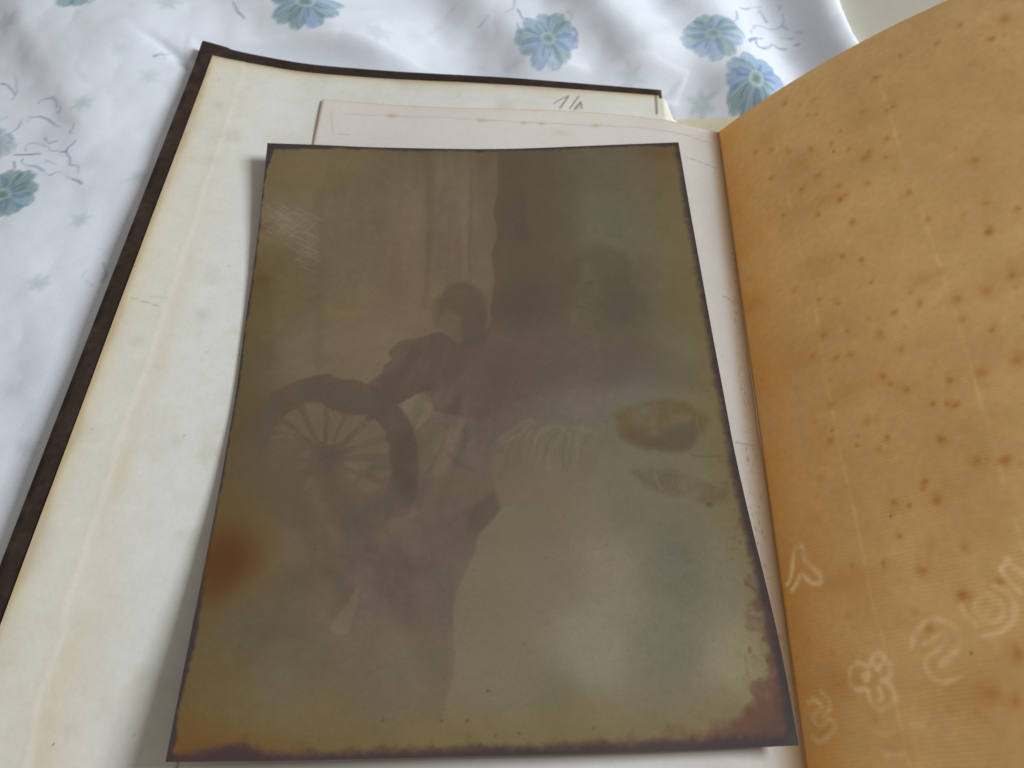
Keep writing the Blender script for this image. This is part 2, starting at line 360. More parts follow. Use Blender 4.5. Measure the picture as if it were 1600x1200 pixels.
# cream cloth showing at the far right, beyond the white fold
def build_cream():
    xs = np.arange(.150, .60, .006); ys = np.arange(.62, .30, -.006); X, Y = np.meshgrid(xs, ys)
    edge = at(1297, 30, 0.0); X = X + (Y-.36)*-.10*np.exp(-(X-.15)/.1)
    Z = -.004 + .034*sstep(.135, .25, X) + fnoise(X, Y, .07, 301, 3)*.006
    o = grid_obj('cream_cloth', np.stack([X, Y, Z], -1), M_cream, None, None, thick=.001, stride=8)
    o['label'] = 'pale cream cloth at the top right, between the white sheet fold and the raised leaf'; o['category'] = 'cloth'
build_cream()

# ------------------------------------------------------------------ the book
book = bpy.data.objects.new('open_book', None); COL.objects.link(book); book.location = (0, 0, 0)
book['label'] = 'open old book with brown cloth cover, cream endpaper and a lifted, foxed leaf'; book['category'] = 'book'

def ruled(TL, TR, BL, BR, nu, nv, zfun, lift=0.):
    u, v = np.meshgrid(np.linspace(0, 1, nu), np.linspace(0, 1, nv))
    xy = ((1-u)*(1-v))[..., None]*TL[:2] + (u*(1-v))[..., None]*TR[:2] + ((1-u)*v)[..., None]*BL[:2] + (u*v)[..., None]*BR[:2]
    return np.dstack([xy, zfun(xy[..., 0], xy[..., 1])+lift]), u, v
P, u, v = ruled(cTL, cTR, cBL, cBR, 240, 320, zc)
Wc, Hc = np.linalg.norm(cTR-cTL), np.linalg.norm(cBL-cTL)
e = np.minimum(np.minimum(u*Wc, (1-u)*Wc), v*Hc); P[..., 2] -= .0012*(1-sstep(0, .0022, e))**2      # rounded board edges
P[..., 2] += .0009*np.exp(-((u*Wc)**2+(v*Hc)**2)/.009**2)                                             # thick folded corner
cc = np.empty(P.shape); cc[:] = (54, 41, 34); sx_, sy_ = u*Wc*1000, v*Hc*1000; sc_ = fnoise(sx_, sy_, 6., 451, 4)
cc += (sc_*.9)[..., None]*np.array([14, 11, 9]) + (np.exp(-(e*1000/1.6)**2)*np.clip(.5+2*sc_, 0, 1))[..., None]*np.array([34, 28, 24]) + (np.exp(-(sx_**2+sy_**2)/8.**2)*np.clip(.5+1.5*sc_, 0, 1))[..., None]*np.array([30, 26, 22])
cover = grid_obj('front_cover', P, M_board, cc, book, thick=.003, stride=6); cover['label'] = 'dark brown cloth-covered front board'
# cloth folded over the corner: a small mitred tab
u2, v2 = np.meshgrid(np.linspace(0, 1, 14), np.linspace(0, 1, 14))
T = cTL[:2]+ext[:2]*.0006+(cTR-cTL)[:2]/Wc*.0006
xy = T + (u2*.0105)[..., None]*((cTR-cTL)[:2]/Wc) + (v2*(.0085-.004*u2))[..., None]*ext[:2]
Pc = np.dstack([xy, zc(xy[..., 0], xy[..., 1])+.0005+.0005*np.sin(math.pi*u2)*np.sin(math.pi*v2)-.0006*u2*u2])
grid_obj('corner_fold', Pc, M_cloth, None, cover, thick=.0008, stride=3)

# paste-down endpaper
eTL, eTR = at_f(333, 89, zc), at_f(1029, 152, zc); eL = at_f(0, 985, zc); eL = (eL-eTL)/np.linalg.norm((eL-eTL)[:2])
eBL = eTL+eL*.30; eBR = eTR+np.array([gd[0], gd[1], 0])*.30
P, u, v = ruled(eTL, eTR, eBL, eBR, 420, 420, zc, .0006)
We, He = np.linalg.norm(eTR-eTL)*1000, np.linalg.norm(eBL-eTL)*1000
ecv = Canvas(P, u*We, v*He, (224, 221, 210))
rl = ecv.inv([(380, 106), (352, 200), (318, 300), (284, 400), (258, 475), (232, 560), (196, 660), (156, 790), (118, 900), (86, 1010), (60, 1100), (40, 1190)])
X, Y = ecv.X, ecv.Y
rx = np.interp(Y, rl[:, 1], rl[:, 0]) + fnoise(X, Y, 9., 401, 4)*1.3
dr = X-rx
tip = ecv.inv([(520, 143)])[0][1]; dt = Y-tip-fnoise(X, Y, 12., 405, 3)*.8
P[..., 2] += .00013*(1-sstep(-1.0, 1.2, dr)) + .00004*np.exp(-(dr/1.2)**2) + .0002*(1-sstep(-.8, .8, dt)) + fnoise(X, Y, 25., 411, 3)*.0003
ex_l, ex_t = X, Y
n1, n2 = fnoise(X, Y, 14., 421, 4), fnoise(X, Y, 40., 431, 3)
C = ecv.C
def wash(a, c): C[:] = C*(1-np.clip(a, 0, 1)[..., None]) + np.asarray(c, float)*np.clip(a, 0, 1)[..., None]
wash(.55*(1-sstep(-3, 6, dr+n1*6)), (219, 215, 198))
wash(.5*sstep(2, 14, dr), (226, 226, 222))
wash(.16*np.exp(-(dr/1.5)**2)*np.clip(.7+n1, 0, 1), (230, 220, 198))
wash(.55*np.exp(-((dr-3.5)/2.6)**2)*np.clip(.3+n2*1.6, 0, 1)*sstep(40, 160, Y), (216, 190, 152))
wash(.28*np.exp(-((dr-8)/7.)**2)*sstep(190, 245, Y), (222, 200, 170))
wash(.85*np.exp(-(ex_l/(.9+1.2*np.clip(n1+.5, .2, 1)))**2), (168, 130, 92))
wash(.55*np.exp(-(ex_l/4.)**2), (212, 196, 158))
wash(.75*np.exp(-(ex_t/(1.0+1.2*np.clip(n1+.5, .2, 1)))**2), (150, 116, 84))
wash(.45*np.exp(-(ex_t/5.)**2), (214, 198, 158))
wash(np.clip(n1*1.2-.32, 0, .35), (204, 199, 184)); wash(np.clip(-n2-.25, 0, .3), (214, 210, 200))
n3 = fnoise(X, Y, 5., 441, 4); C += n3[..., None]*np.array([4, 4, 5]); wash(np.clip(fnoise(X, Y, 22., 445, 5)*.9-.15, 0, .2), (212, 205, 186))
for k in range(46):
    c = (rng.uniform(0, We), rng.uniform(0, He)); ecv.blob(c, rng.uniform(.8, 3.), rng.uniform(.8, 2.2), (198, 194, 182), rng.uniform(.08, .3), mm=True)
for k in range(40):
    c = (rng.uniform(0, We), rng.uniform(0, He)); ecv.blob(c, .25, .25, (90, 84, 76), rng.uniform(.3, .8), mm=True)
for pts in ([(205, 466), (232, 474), (250, 480)], [(236, 462), (262, 466)]): ecv.stroke(pts, (170, 166, 155), .5, .5)
for (c, r_) in (((215, 533), 2.), ((315, 490), 2), ((275, 690), 2), ((330, 250), 3), ((300, 200), 3), ((340, 165), 3)): ecv.blob(c, r_, r_, (196, 194, 184), .4)
# pencilled fraction
PC = (112, 110, 108)
for pts, w_ in (([(866, 162), (878, 155), (888, 151)], .5), ([(888, 151), (882, 160), (875, 169)], .75), ([(904, 151), (897, 161), (890, 170)], .6), ([(907, 161), (902, 166), (898, 171)], .8), ([(907, 161), (908, 166), (909, 169)], .8), ([(899, 169), (905, 170)], .5)):
    ecv.stroke(pts, PC, w_, .7, w_)
ecv.stroke([(1024, 150), (1025, 160), (1026, 178)], (120, 100, 78), .9, .8, 1.)
grid_obj('endpaper', P, M_paper, C, cover, thick=.0003, stride=20)
# paper of the inner joint, rolling over the board's edge into the gutter
hA, hB = at_f(1028, 155, zc), at_f(1028, 155, zc)+np.array([gd[0], gd[1], 0])*.29
un, vn = np.meshgrid(np.linspace(0, 1, 24), np.linspace(0, 1, 60))
prof_x = .0120*un; prof_z = .0006*np.sin(np.clip(un*3.2, 0, math.pi))-.012*sstep(.15, .8, un)
Pj = hA + vn[..., None]*(hB-hA) + prof_x[..., None]*ge; Pj[..., 2] = zc(hA[0], Pj[..., 1]) + .0003 + prof_z
Pj[..., 2] = np.where(vn*.29 > .0105, np.minimum(Pj[..., 2], zf(Pj[..., 0], Pj[..., 1])-.0012), Pj[..., 2])
jc = np.empty(Pj.shape); jc[:] = (232, 228, 212)
grid_obj('joint_paper', Pj, M_paper, jc, cover, thick=.0004, stride=4)

# fly leaf under the photograph
TOPF = cr([at_f(a, b, zf)[:2] for a, b in ((504, 157), (600, 163), (700, 168), (800, 170), (890, 173), (980, 180), (1040, 188), (1085, 198), (1122, 207))], 10)
t = np.linspace(0, 1, len(TOPF)); nu, nv = 420, 420
uu = np.linspace(0, 1, nu); top = np.stack([np.interp(uu, t, TOPF[:, 0]), np.interp(uu, t, TOPF[:, 1])], 1)
fL = at_f(276, 1196, zf)[:2]; fl = (fL-top[0])/np.linalg.norm(fL-top[0])
LB, RB = top[0]+fl*.285, top[-1]+gd[:2]*.285
vv = np.linspace(0, 1, nv)[:, None, None]
xy = top[None]*(1-vv) + (LB*(1-uu[:, None])+RB*uu[:, None])[None]*vv
Pf = np.dstack([xy, zf(xy[..., 0], xy[..., 1])])
Wf, Hf = np.hypot(*(top[-1]-top[0]))*1000, 285.
Xf, Yf = np.meshgrid(uu*Wf, np.linspace(0, 1, nv)*Hf)
Pf[..., 2] += .0006*np.exp(-(Xf/14)**2)*(.5+fnoise(Xf, Yf, 40., 501, 2)) + fnoise(Xf, Yf, 45., 505, 3)*.0003
fcv = Canvas(Pf, Xf, Yf, (222, 216, 209)); C = fcv.C
n1 = fnoise(Xf, Yf, 20., 511, 4); C += n1[..., None]*np.array([6, 6, 7])
wash(.75*np.exp(-(Xf/.55)**2), (150, 112, 76)); wash(.5*np.exp(-(Yf/.5)**2), (196, 160, 116)); wash(.22*np.exp(-(Yf/5.)**2), (226, 206, 180))
wash(.72*sstep(-12, -.5, Xf-Wf), (170, 132, 92))  # browned gutter edge, with the gutter's shade painted in as well
for c, r_, a in (((612, 181), 1.6, .5), ((752, 188), 1.6, .42), ((648, 163), 1.5, .55), ((818, 192), 1.2, .4), ((846, 193), 1.2, .6), ((931, 196), 1.3, .5), ((720, 166), 1.5, .3), ((835, 170), 2, .3), ((780, 168), 2, .3), ((876, 207), 2.5, .25)):
    fcv.blob(c, r_, r_*.8, (196, 150, 96), a)
for pts, a in (([(540, 178), (612, 181), (700, 184), (760, 188)], .3), ([(760, 188), (850, 193), (930, 196), (1010, 200), (1075, 212), (1110, 225)], .45), ([(530, 210), (545, 211)], .7),
               ([(1070, 245), (1086, 250), (1104, 257), (1120, 263)], .6), ([(1128, 462), (1140, 468), (1150, 474)], .7), ([(1155, 575), (1166, 580)], .5), ([(1150, 691), (1170, 694), (1190, 702)], .6), ([(517, 176), (520, 210)], .3)):
    fcv.stroke(pts, (160, 142, 126), .5, a*.8, .6)
gl = fcv.inv([(1142, 330), (1150, 420), (1160, 560), (1172, 680), (1186, 800), (1205, 950), (1225, 1080)])
for k in range(240):
    y = rng.uniform(gl[0, 1], gl[-1, 1]); x = np.interp(y, gl[:, 1], gl[:, 0]) + abs(rng.normal(0, 3.0)) - 3.2
    r_ = rng.uniform(.12, .30); fcv.blob((x, y), r_, r_*rng.uniform(1, 2), (104, 84, 66), rng.uniform(.2, .65), mm=True)
for k in range(60): fcv.blob((rng.uniform(0, Wf), rng.uniform(0, Hf)), .2, .2, (120, 104, 92), rng.uniform(.2, .6), mm=True)
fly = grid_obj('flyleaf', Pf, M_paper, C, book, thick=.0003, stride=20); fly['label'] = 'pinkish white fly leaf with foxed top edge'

# right-hand pages under the lifted leaf
for k in range(4):
    un, vn = np.meshgrid(np.linspace(0, 1, 26), np.linspace(0, 1, 16)); dd = un*(.181-.0006*k)-.016
    hgt = GZ-.0012 - .0014*k + .0045*np.sin(np.clip(dd/.06, -.2, 1)*math.pi/2)*(1-k*.05) - .002*sstep(.06, .17, dd)
    base = g0 - gd*(.0105-.0003*k) + vn[..., None]*gd*.30 + (dd+.0006*k)[..., None]*ge; base[..., 2] = hgt
    grid_obj('page', base, M_page, None, book, thick=.0012, stride=3)

# ------------------------------------------------------------------ the lifted leaf
pr = []
for (a, b) in ((1122, 207), (1150, 187), (1200, 150), (1250, 119), (1330, 73), (1400, 38), (1480, 0)):
    d = ray(a, b); tt = ((g0-Cv)@gd)/(d@gd); q = Cv+d*tt; pr.append(((q-g0)@ge, q[2]-g0[2]))
pr = np.array(pr); ds = np.diff(pr, axis=0)
ang = np.arctan2(ds[:, 1], ds[:, 0]); sl = np.concatenate([[0], np.cumsum(np.hypot(ds[:, 0], ds[:, 1]))]); mid = (sl[1:]+sl[:-1])/2
pf = np.polyfit(mid, ang, 2)
Lf, nu, nv = .138, 300, 560
ss = np.linspace(0, Lf, 800); an = np.where(ss < sl[-1], np.polyval(pf, np.minimum(ss, sl[-1])), 0); a_end = np.polyval(pf, sl[-1])
an = np.where(ss < sl[-1], an, a_end-.2*(ss-sl[-1])/.1)
pxs = np.concatenate([[0], np.cumsum(np.cos(an[:-1])*np.diff(ss))]); pzs = np.concatenate([[0], np.cumsum(np.sin(an[:-1])*np.diff(ss))])
su = np.linspace(0, 1, nu)*Lf; tv = np.linspace(0, 1, nv)*.285
Xl, Yl = np.meshgrid(su*1000, tv*1000)
Pl = g0 + tv[:, None, None]*gd + np.interp(su, ss, pxs)[None, :, None]*ge; Pl = Pl + np.zeros((nv, nu, 1)); Pl[..., 2] = g0[2] + np.interp(su, ss, pzs)[None]
Pl[..., 2] += fnoise(Xl, Yl, 60., 601, 2)*.0016*sstep(0, 50, Xl)*sstep(0, 30, Yl)
lcv = Canvas(Pl, Xl, Yl, (222, 190, 144)); C = lcv.C
n1, n2 = fnoise(Xl, Yl, 30., 611, 4), fnoise(Xl, Yl, 8., 621, 4)
C += n1[..., None]*np.array([12, 14, 12]) + n2[..., None]*np.array([8, 8, 8])
wash(.62*np.exp(-(Xl/15.)**2)*np.clip(.75+n2, 0, 1), (220, 162, 88)); wash(.8*np.exp(-(Xl/.5)**2), (120, 84, 44))  # first wash: glow beside the gutter painted into the paper as deeper orange
for pts in ([(1118+92, 215), (1228, 290), (1247, 380), (1268, 450), (1284, 545), (1300, 640), (1318, 730), (1338, 815), (1362, 935), (1384, 1020), (1402, 1110), (1420, 1195)],
            [(1374, 130), (1393, 190), (1410, 245), (1470, 420), (1516, 570), (1535, 640), (1556, 700), (1570, 760), (1600, 860)]):
    q = cr(lcv.inv(pts), 8); lcv.stroke(q, (250, 228, 184), .9, .36, 1.3, mm=True, mod=np.clip(.65+1.4*n2, .1, 1))
lcv.wx = fnoise(Xl, Yl, 1.6, 641, 3)*.55; lcv.wy = fnoise(Xl, Yl, 1.6, 645, 3)*.55
sp = [(1227,162,3),(1274,155,2),(1277,180,1.6),(1260,182,1.4),(1368,121,3),(1407,86,2.2),(1464,69,2.4),(1394,168,2.4),(1384,173,1.6),(1182,238,2),(1205,234,2.6),(1231,236,2.2),(1268,234,2),(1313,204,1.2),(1327,234,2.4),(1300,222,1.6),(1387,216,2.4),(1351,248,4),(1358,238,2.6),(1278,274,3.4),(1204,279,2.4),(1356,287,2.8),(1313,312,3),(1320,304,2),(1223,335,2.4),(1280,336,2),(1332,347,2.6),(1252,296,3),(1310,290,2),(1384,246,1.6),(1540,318,2.6),(1591,325,2.4),(1545,362,3.4),(1524,250,4.5),(1492,230,1.2),(1240,455,2.4),(1279,468,2),(1310,474,2),(1287,524,3.2),(1324,517,1.8),(1360,441,1.8),(1422,459,1.2),(1437,475,2.6),(1398,489,2.6),(1374,521,3.4),(1408,546,1.8),(1540,455,4.5),(1496,467,4.5),(1503,500,3),(1550,516,3),(1306,559,2.4),(1331,555,2.2),(1269,556,2),(1297,595,1.8),(1380,588,3),(1391,601,2),(1418,608,2.4),(1533,583,4),(1483,594,2.6),(1301,631,2.8),(1355,658,2.6),(1300,672,1.8),(1297,688,2.8),(1340,697,1.4),(1458,632,2.2),(1480,631,2),(1494,633,2.6),(1470,687,3),(1528,722,4.4),(1571,719,3.6),(1387,684,2.2),(1445,753,2.4),(1440,765,2),(1397,785,2.6),(1465,782,3.8),(1420,790,1.8),(1590,562,4.5),(1405,838,2.2),(1379,881,2),(1443,892,3.6),(1506,857,3),(1561,911,3.4),(1505,931,4.2),(1452,982,2.6),(1590,1020,4),(1586,1096,4),(1545,1085,6),(1316,400,2),(1345,405,2),(1450,340,2),(1420,300,2.4),(1570,30,5),(1550,60,3),(1500,40,3),(1580,430,3)]
for (a, b, r_) in sp:
    k = r_*.28; lcv.blob((a, b), k*rng.uniform(.75, 1.2), k*rng.uniform(.9, 1.4), (180, 116, 56), rng.uniform(.25, .65), rng.uniform(0, 3))
    lcv.blob((a+rng.uniform(-3, 3), b+rng.uniform(-3, 3)), k*1.9, k*2.3, (196, 146, 82), .38)
for k in range(170):
    c = (rng.uniform(4, 150), rng.uniform(4, 250)); r_ = rng.uniform(.4, 1.3); lcv.blob(c, r_, r_*1.2, (190, 138, 76), rng.uniform(.1, .35), mm=True)
for k in range(26): lcv.blob((rng.uniform(4, 150), rng.uniform(4, 250)), rng.uniform(4, 10), rng.uniform(3, 7), (186, 138, 82), rng.uniform(.1, .3), mm=True)
for (a, b) in ((1302, 237), (1518, 1020), (1392, 806)): lcv.blob((a, b), .34, .34, (90, 64, 38), .8)
lcv.wx = fnoise(Xl, Yl, 3., 651, 2)*.5; lcv.wy = fnoise(Xl, Yl, 3., 655, 2)*.5
# watermark letters and flower, thinner paper so a little lighter
WMc = (255, 240, 206); WMm = np.clip(.72+1.3*n2+.5*fnoise(Xl, Yl, 2.5, 631, 2), .4, 1)
def wm(k, ox, oy, lst, al=.62, wd=1.35):
    for pts in lst: lcv.stroke(cr(lcv.inv([(ox+a/k, oy+b/k) for a, b in pts]), 6), WMc, wd, al*1.02, 1.4, mm=True, mod=WMm)
K7 = 3.157
wm(K7, 1180, 820, [[(160, 290), (178, 240), (184, 170), (196, 115), (215, 102), (236, 118), (246, 175), (290, 215), (326, 255), (312, 290), (270, 285), (238, 250), (222, 250), (205, 290), (180, 325)]], .8)
wm(K7, 1180, 820, [[(330, 820), (362, 860), (365, 910), (340, 945), (380, 975), (388, 1015), (350, 1050), (310, 1065), (280, 1050)], [(262, 875), (300, 865), (325, 900), (300, 930), (280, 960), (320, 990), (345, 985)]], .75)
wm(K7, 1180, 820, [[(560, 700), (580, 650), (605, 628), (630, 650), (640, 680), (670, 690), (665, 740), (650, 770), (690, 830), (680, 880), (640, 908), (600, 905), (572, 865), (550, 815), (500, 810), (465, 770), (475, 710), (510, 680), (560, 700)],
                   [(530, 740), (560, 735), (550, 765), (525, 750)], [(625, 770), (650, 765)], [(615, 810), (630, 850), (610, 870)], [(590, 690), (605, 710), (620, 690)]], .7)
wm(K7, 1180, 820, [[(770, 600), (785, 540), (830, 480), (900, 465), (970, 490), (1005, 550), (990, 630), (940, 690)], [(830, 590), (880, 560), (930, 530), (945, 570), (900, 620), (855, 650), (842, 690), (865, 740), (910, 775), (970, 765), (1022, 745)], [(915, 690), (950, 650), (985, 630)]], .5)
wm(K7, 1180, 820, [[(1085, 390), (1130, 345), (1190, 370), (1222, 430), (1190, 475), (1130, 465), (1080, 420), (1085, 390)], [(1015, 400), (1040, 450), (1090, 500)], [(1180, 300), (1240, 330), (1280, 390), (1270, 480), (1210, 530), (1120, 548)]], .5)
wm(K7, 1180, 820, [[(1210, 225), (1260, 290), (1320, 340)], [(1245, 170), (1290, 215), (1340, 260)], [(1208, 222), (1245, 172)]], .5)
wm(K7, 1180, 820, [[(600, 1020), (650, 1030), (690, 1015)], [(780, 990), (830, 985)], [(650, 1135), (740, 1130)]], .3)
leaf = grid_obj('raised_leaf', Pl, M_leaf, C, book, uv=np.stack([Xl, Yl], -1)); leaf['label'] = 'lifted amber laid-paper leaf with foxing spots and watermark letters'

# ------------------------------------------------------------------ the old photograph
def edge3(pts, zs, n):
    p = np.array([at(a, b, z) for (a, b), z in zip(pts, zs)]); c = cr(p, 24); s = np.concatenate([[0], np.cumsum(np.linalg.norm(np.diff(c, axis=0), axis=1))]); s /= s[-1]
    q = np.linspace(0, 1, n); return np.stack([np.interp(q, s, c[:, k]) for k in range(3)], 1)
nu, nv = 520, 680
Et = edge3([(418, 224), (500, 227), (590, 231), (690, 233), (780, 233), (900, 229), (980, 226), (1060, 223)], [.0120, .0092, .0067, .0051, .0042, .0030, .0022, .0018], nu)
Eb = edge3([(258, 1190), (400, 1189), (560, 1186), (760, 1181), (900, 1178), (1080, 1172), (1248, 1164)], [.0155, .0124, .0095, .0068, .0056, .0036, .0024], nu)
El = edge3([(418, 224), (409, 310), (397, 410), (384, 500), (370, 605), (354, 700), (336, 800), (310, 930), (283, 1065), (258, 1190)], [.0120, .0088, .0060, .0044, .0040, .0048, .0064, .0094, .0126, .0155], nv)
Er = edge3([(1060, 223), (1075, 310), (1092, 405), (1112, 515), (1130, 610), (1148, 705), (1173, 815), (1202, 935), (1226, 1045), (1248, 1164)], [.0018, .0012, .0008, .0006, .0006, .0008, .0012, .0018, .0022, .0024], nv)
u = np.linspace(0, 1, nu)[None, :, None]; v = np.linspace(0, 1, nv)[:, None, None]
Pp = (1-v)*Et[None]+v*Eb[None]+(1-u)*El[:, None]+u*Er[:, None]-((1-u)*(1-v)*Et[0]+u*(1-v)*Et[-1]+(1-u)*v*Eb[0]+u*v*Eb[-1])
W_, H_ = 166., 230.
Xp, Yp = np.meshgrid(np.linspace(0, W_, nu), np.linspace(0, H_, nv))
fz = zf(Pp[..., 0], Pp[..., 1])+.0006; Pp[..., 2] = np.maximum(Pp[..., 2], fz)
Pp[..., 2] += fnoise(Xp, Yp, 50., 701, 2)*.0005
# one worn corner at the lower right
pc = Canvas(Pp, Xp, Yp, (110, 97, 72))
pc.samples([((440,262),(112,98,68)),((520,262),(112,98,68)),((600,262),(104,92,66)),((740,262),(106,92,70)),((820,262),(94,84,64)),((950,262),(99,91,68)),((1035,270),(102,90,62)),
 ((430,340),(114,102,74)),((520,340),(114,100,72)),((600,340),(110,96,70)),((720,340),(113,98,77)),((830,340),(94,83,65)),((950,345),(102,96,73)),((1050,340),(106,98,67)),
 ((405,450),(92,80,50)),((440,450),(109,96,67)),((550,470),(116,102,73)),((650,470),(118,102,75)),((740,430),(112,97,75)),((820,470),(90,77,60)),((960,480),(90,82,63)),((1065,480),(109,99,67)),
 ((388,560),(93,81,54)),((470,560),(117,103,75)),((580,550),(120,105,79)),((700,590),(102,87,73)),((850,570),(97,83,69)),((960,560),(99,89,71)),((1090,560),(113,105,77)),
 ((378,650),(93,79,51)),((470,690),(104,90,72)),((640,700),(104,91,74)),((760,680),(103,90,75)),((900,640),(108,99,81)),((1000,620),(111,104,85)),((1110,620),(118,107,74)),
 ((365,760),(93,79,51)),((450,800),(104,90,72)),((600,850),(103,89,73)),((720,800),(100,86,72)),((850,800),(114,102,79)),((1000,780),(113,105,84)),((1130,780),(119,111,79)),
 ((400,960),(97,87,66)),((600,950),(104,90,74)),((820,900),(122,111,88)),((950,900),(127,118,96)),((1050,880),(111,105,84)),((1150,900),(124,118,88)),
 ((330,1080),(100,86,51)),((450,1060),(103,93,69)),((600,1060),(106,94,77)),((780,1050),(126,117,91)),((920,1020),(134,126,105)),((1040,1020),(113,107,85)),((1150,1040),(140,132,99)),
 ((310,1140),(106,88,49)),((500,1130),(109,95,61)),((700,1120),(122,108,73)),((900,1120),(124,112,79)),((1050,1120),(118,110,81)),((1130,1110),(124,110,80))], 4.)  # tones at the right include the silvering's bluish sheen, painted in
pc.wx = fnoise(Xp, Yp, 3., 711, 3)*.55; pc.wy = fnoise(Xp, Yp, 3., 715, 3)*.55
C = pc.C; C *= np.array([1.085, 1.07, 1.12]); st = fnoise(Xp*1., Yp*.12, 5., 721, 3)          # drapery: long vertical streaks
pm = np.exp(-((Xp-75)/38)**2)*(1-sstep(50, 85, Yp)); C += (st*pm)[..., None]*np.array([14, 12, 10])
C += fnoise(Xp, Yp, 18., 731, 4)[..., None]*np.array([7, 7, 5]) + fnoise(Xp, Yp, 2.5, 741, 3)[..., None]*np.array([3.5, 3.5, 3])
LT, DK, MD = (120, 106, 80), (97, 81, 69), (110, 97, 76)
# curtain: lit strip on the left, dark fold on the right of a ragged edge
ce = [(777, 232), (778, 290), (771, 330), (776, 365), (768, 400), (772, 440), (766, 478), (769, 505), (762, 516)]
fadeR = 1-sstep(66, 118, Xp-0); q = pc.inv(ce)
pc.poly(np.vstack([cr(q, 5), [[112, q[-1][1]+14], [125, 40], [118, q[0][1]]]]), (90, 78, 62), .55, .5, mm=True, mod=(1-sstep(q[0][0]+8, q[0][0]+42, Xp))*(1-sstep(q[-1][1]-14, q[-1][1]+10, Yp)))
ql = pc.inv([(738, 232), (738, 330), (736, 440)]); pc.poly(np.vstack([cr(q[:8], 5), ql[::-1]]), (118, 103, 82), .55, .6, mm=True, mod=sstep(ql[0][0]-2, q[0][0], Xp)*sstep(0, 40, Yp))
pc.stroke([(735, 240), (737, 320), (733, 400), (735, 440)], (98, 84, 66), .8, .35, 1.6); pc.stroke([(657, 240), (660, 360), (655, 500)], (122, 106, 80), 1.6, .4, 2.4); pc.stroke([(668, 240), (672, 360), (664, 480)], (100, 86, 66), 2., .35, 3)
pc.stroke([(420, 440), (424, 560)], (98, 86, 58), 3, .3, 4); pc.stroke([(500, 300), (498, 560)], (106, 93, 66), 3, .3, 4)
# woman: sleeve and body
body = [(575, 598), (597, 584), (600, 570), (613, 562), (607, 552), (614, 541), (632, 531), (660, 527), (690, 519), (706, 527), (718, 537), (745, 520), (769, 513), (800, 520), (860, 560), (860, 610), (800, 640), (745, 655), (682, 643), (668, 610), (652, 616), (626, 630), (604, 634), (585, 622)]
tone = np.clip(.92+.6*fnoise(Xp, Yp, 9., 781, 4), .66, 1.)
pc.blob((790, 590), 24, 12, (104, 88, 76), .45)
pc.poly(body, (99, 83, 72), .92, .6, mod=(1-sstep(66, 100, Xp))*tone)
for pts in ([(640, 540), (625, 560), (612, 585)], [(668, 536), (655, 570), (630, 600)], [(700, 540), (690, 580), (680, 625)], [(735, 555), (728, 600), (725, 640)]): pc.stroke(pts, (112, 96, 82), 1.6, .3, 2.4)
pc.blob((664, 572), 2.2, 2.6, (116, 98, 84), .3)
# head
pc.poly(cr([(683, 478), (690, 457), (708, 444), (728, 441), (748, 451), (759, 472), (762, 500), (760, 530), (735, 540), (719, 534), (719, 500), (702, 489), (684, 496)], 4, True), (97, 82, 69), .72, 1.7, mod=tone)
pc.poly(cr([(684, 492), (699, 485), (713, 491), (719, 510), (717, 534), (707, 529), (694, 517), (685, 504)], 4, True), (110, 94, 77), .58, 1.1)
pc.blob((701, 500), 1.2, .7, (104, 88, 74), .5); pc.blob((711, 503), 1., .6, (106, 90, 76), .4); pc.stroke([(698, 517), (708, 520)], (106, 90, 76), .5, .4)
pc.stroke([(681, 470), (677, 490), (684, 508)], (96, 82, 66), 2.2, .35, 3)
pc.stroke([(766, 465), (764, 490), (763, 508), (758, 514)], (116, 100, 80), 1.1, .75, .7)
# second sitter, very faint, on the right
pc.poly(cr([(890, 430), (905, 398), (940, 384), (980, 400), (990, 450), (985, 500), (950, 500), (945, 470), (930, 420), (905, 410), (900, 440), (905, 470), (893, 465)], 4, True), (90, 81, 64), .38, 2.6)
pc.poly(cr([(893, 430), (912, 428), (930, 440), (932, 470), (925, 510), (900, 520), (890, 480)], 4, True), (108, 98, 78), .28, 2.2)
pc.blob((890, 565), 27, 10, (100, 86, 74), .42, .12); pc.poly(cr([(870, 530), (905, 518), (960, 510), (1010, 528), (1070, 560), (1100, 610), (1000, 600), (900, 610), (850, 590)], 4, True), (100, 89, 73), .34, 4.)
pc.blob((922, 442), 1.6, .9, (84, 74, 58), .5); pc.blob((900, 440), 1.4, .8, (86, 76, 60), .4); pc.stroke([(898, 478), (912, 482)], (86, 75, 60), .8, .4)
pc.blob((960, 495), 12, 8, (94, 85, 68), .3); pc.stroke([(910, 518), (940, 524), (960, 515)], (108, 97, 76), 1.2, .3, 2)
# spinning wheel: rim
def ring(cx, cy, rx, ry, a0, a1, n=40): return [(cx+rx*math.cos(math.radians(a0+(a1-a0)*k/n)), cy-ry*math.sin(math.radians(a0+(a1-a0)*k/n))) for k in range(n+1)]
rim = [(408, 640), (418, 624), (432, 610), (462, 596), (490, 586), (513, 584), (528, 590), (560, 594), (577, 600), (600, 612), (622, 632), (640, 658), (650, 690), (655, 720), (654, 760), (640, 800), (600, 815), (600, 770), (612, 740), (608, 708), (602, 680), (588, 660), (560, 648), (545, 646), (520, 640), (500, 630), (480, 630), (464, 638), (444, 652), (428, 672), (415, 700), (398, 700)]
pc.poly(rim, (100, 85, 72), .92, .6, mod=tone); pc.stroke(ring(508, 715, 124, 108, -60, 150), (97, 83, 70), 6, .3, 4); pc.stroke(ring(506, 712, 112, 100, 150, 250), (97, 83, 69), 9, .42, 5)
pc.blob((450, 760), 16, 14, (100, 86, 70), .6); pc.blob((560, 815), 16, 10, (100, 86, 71), .5)
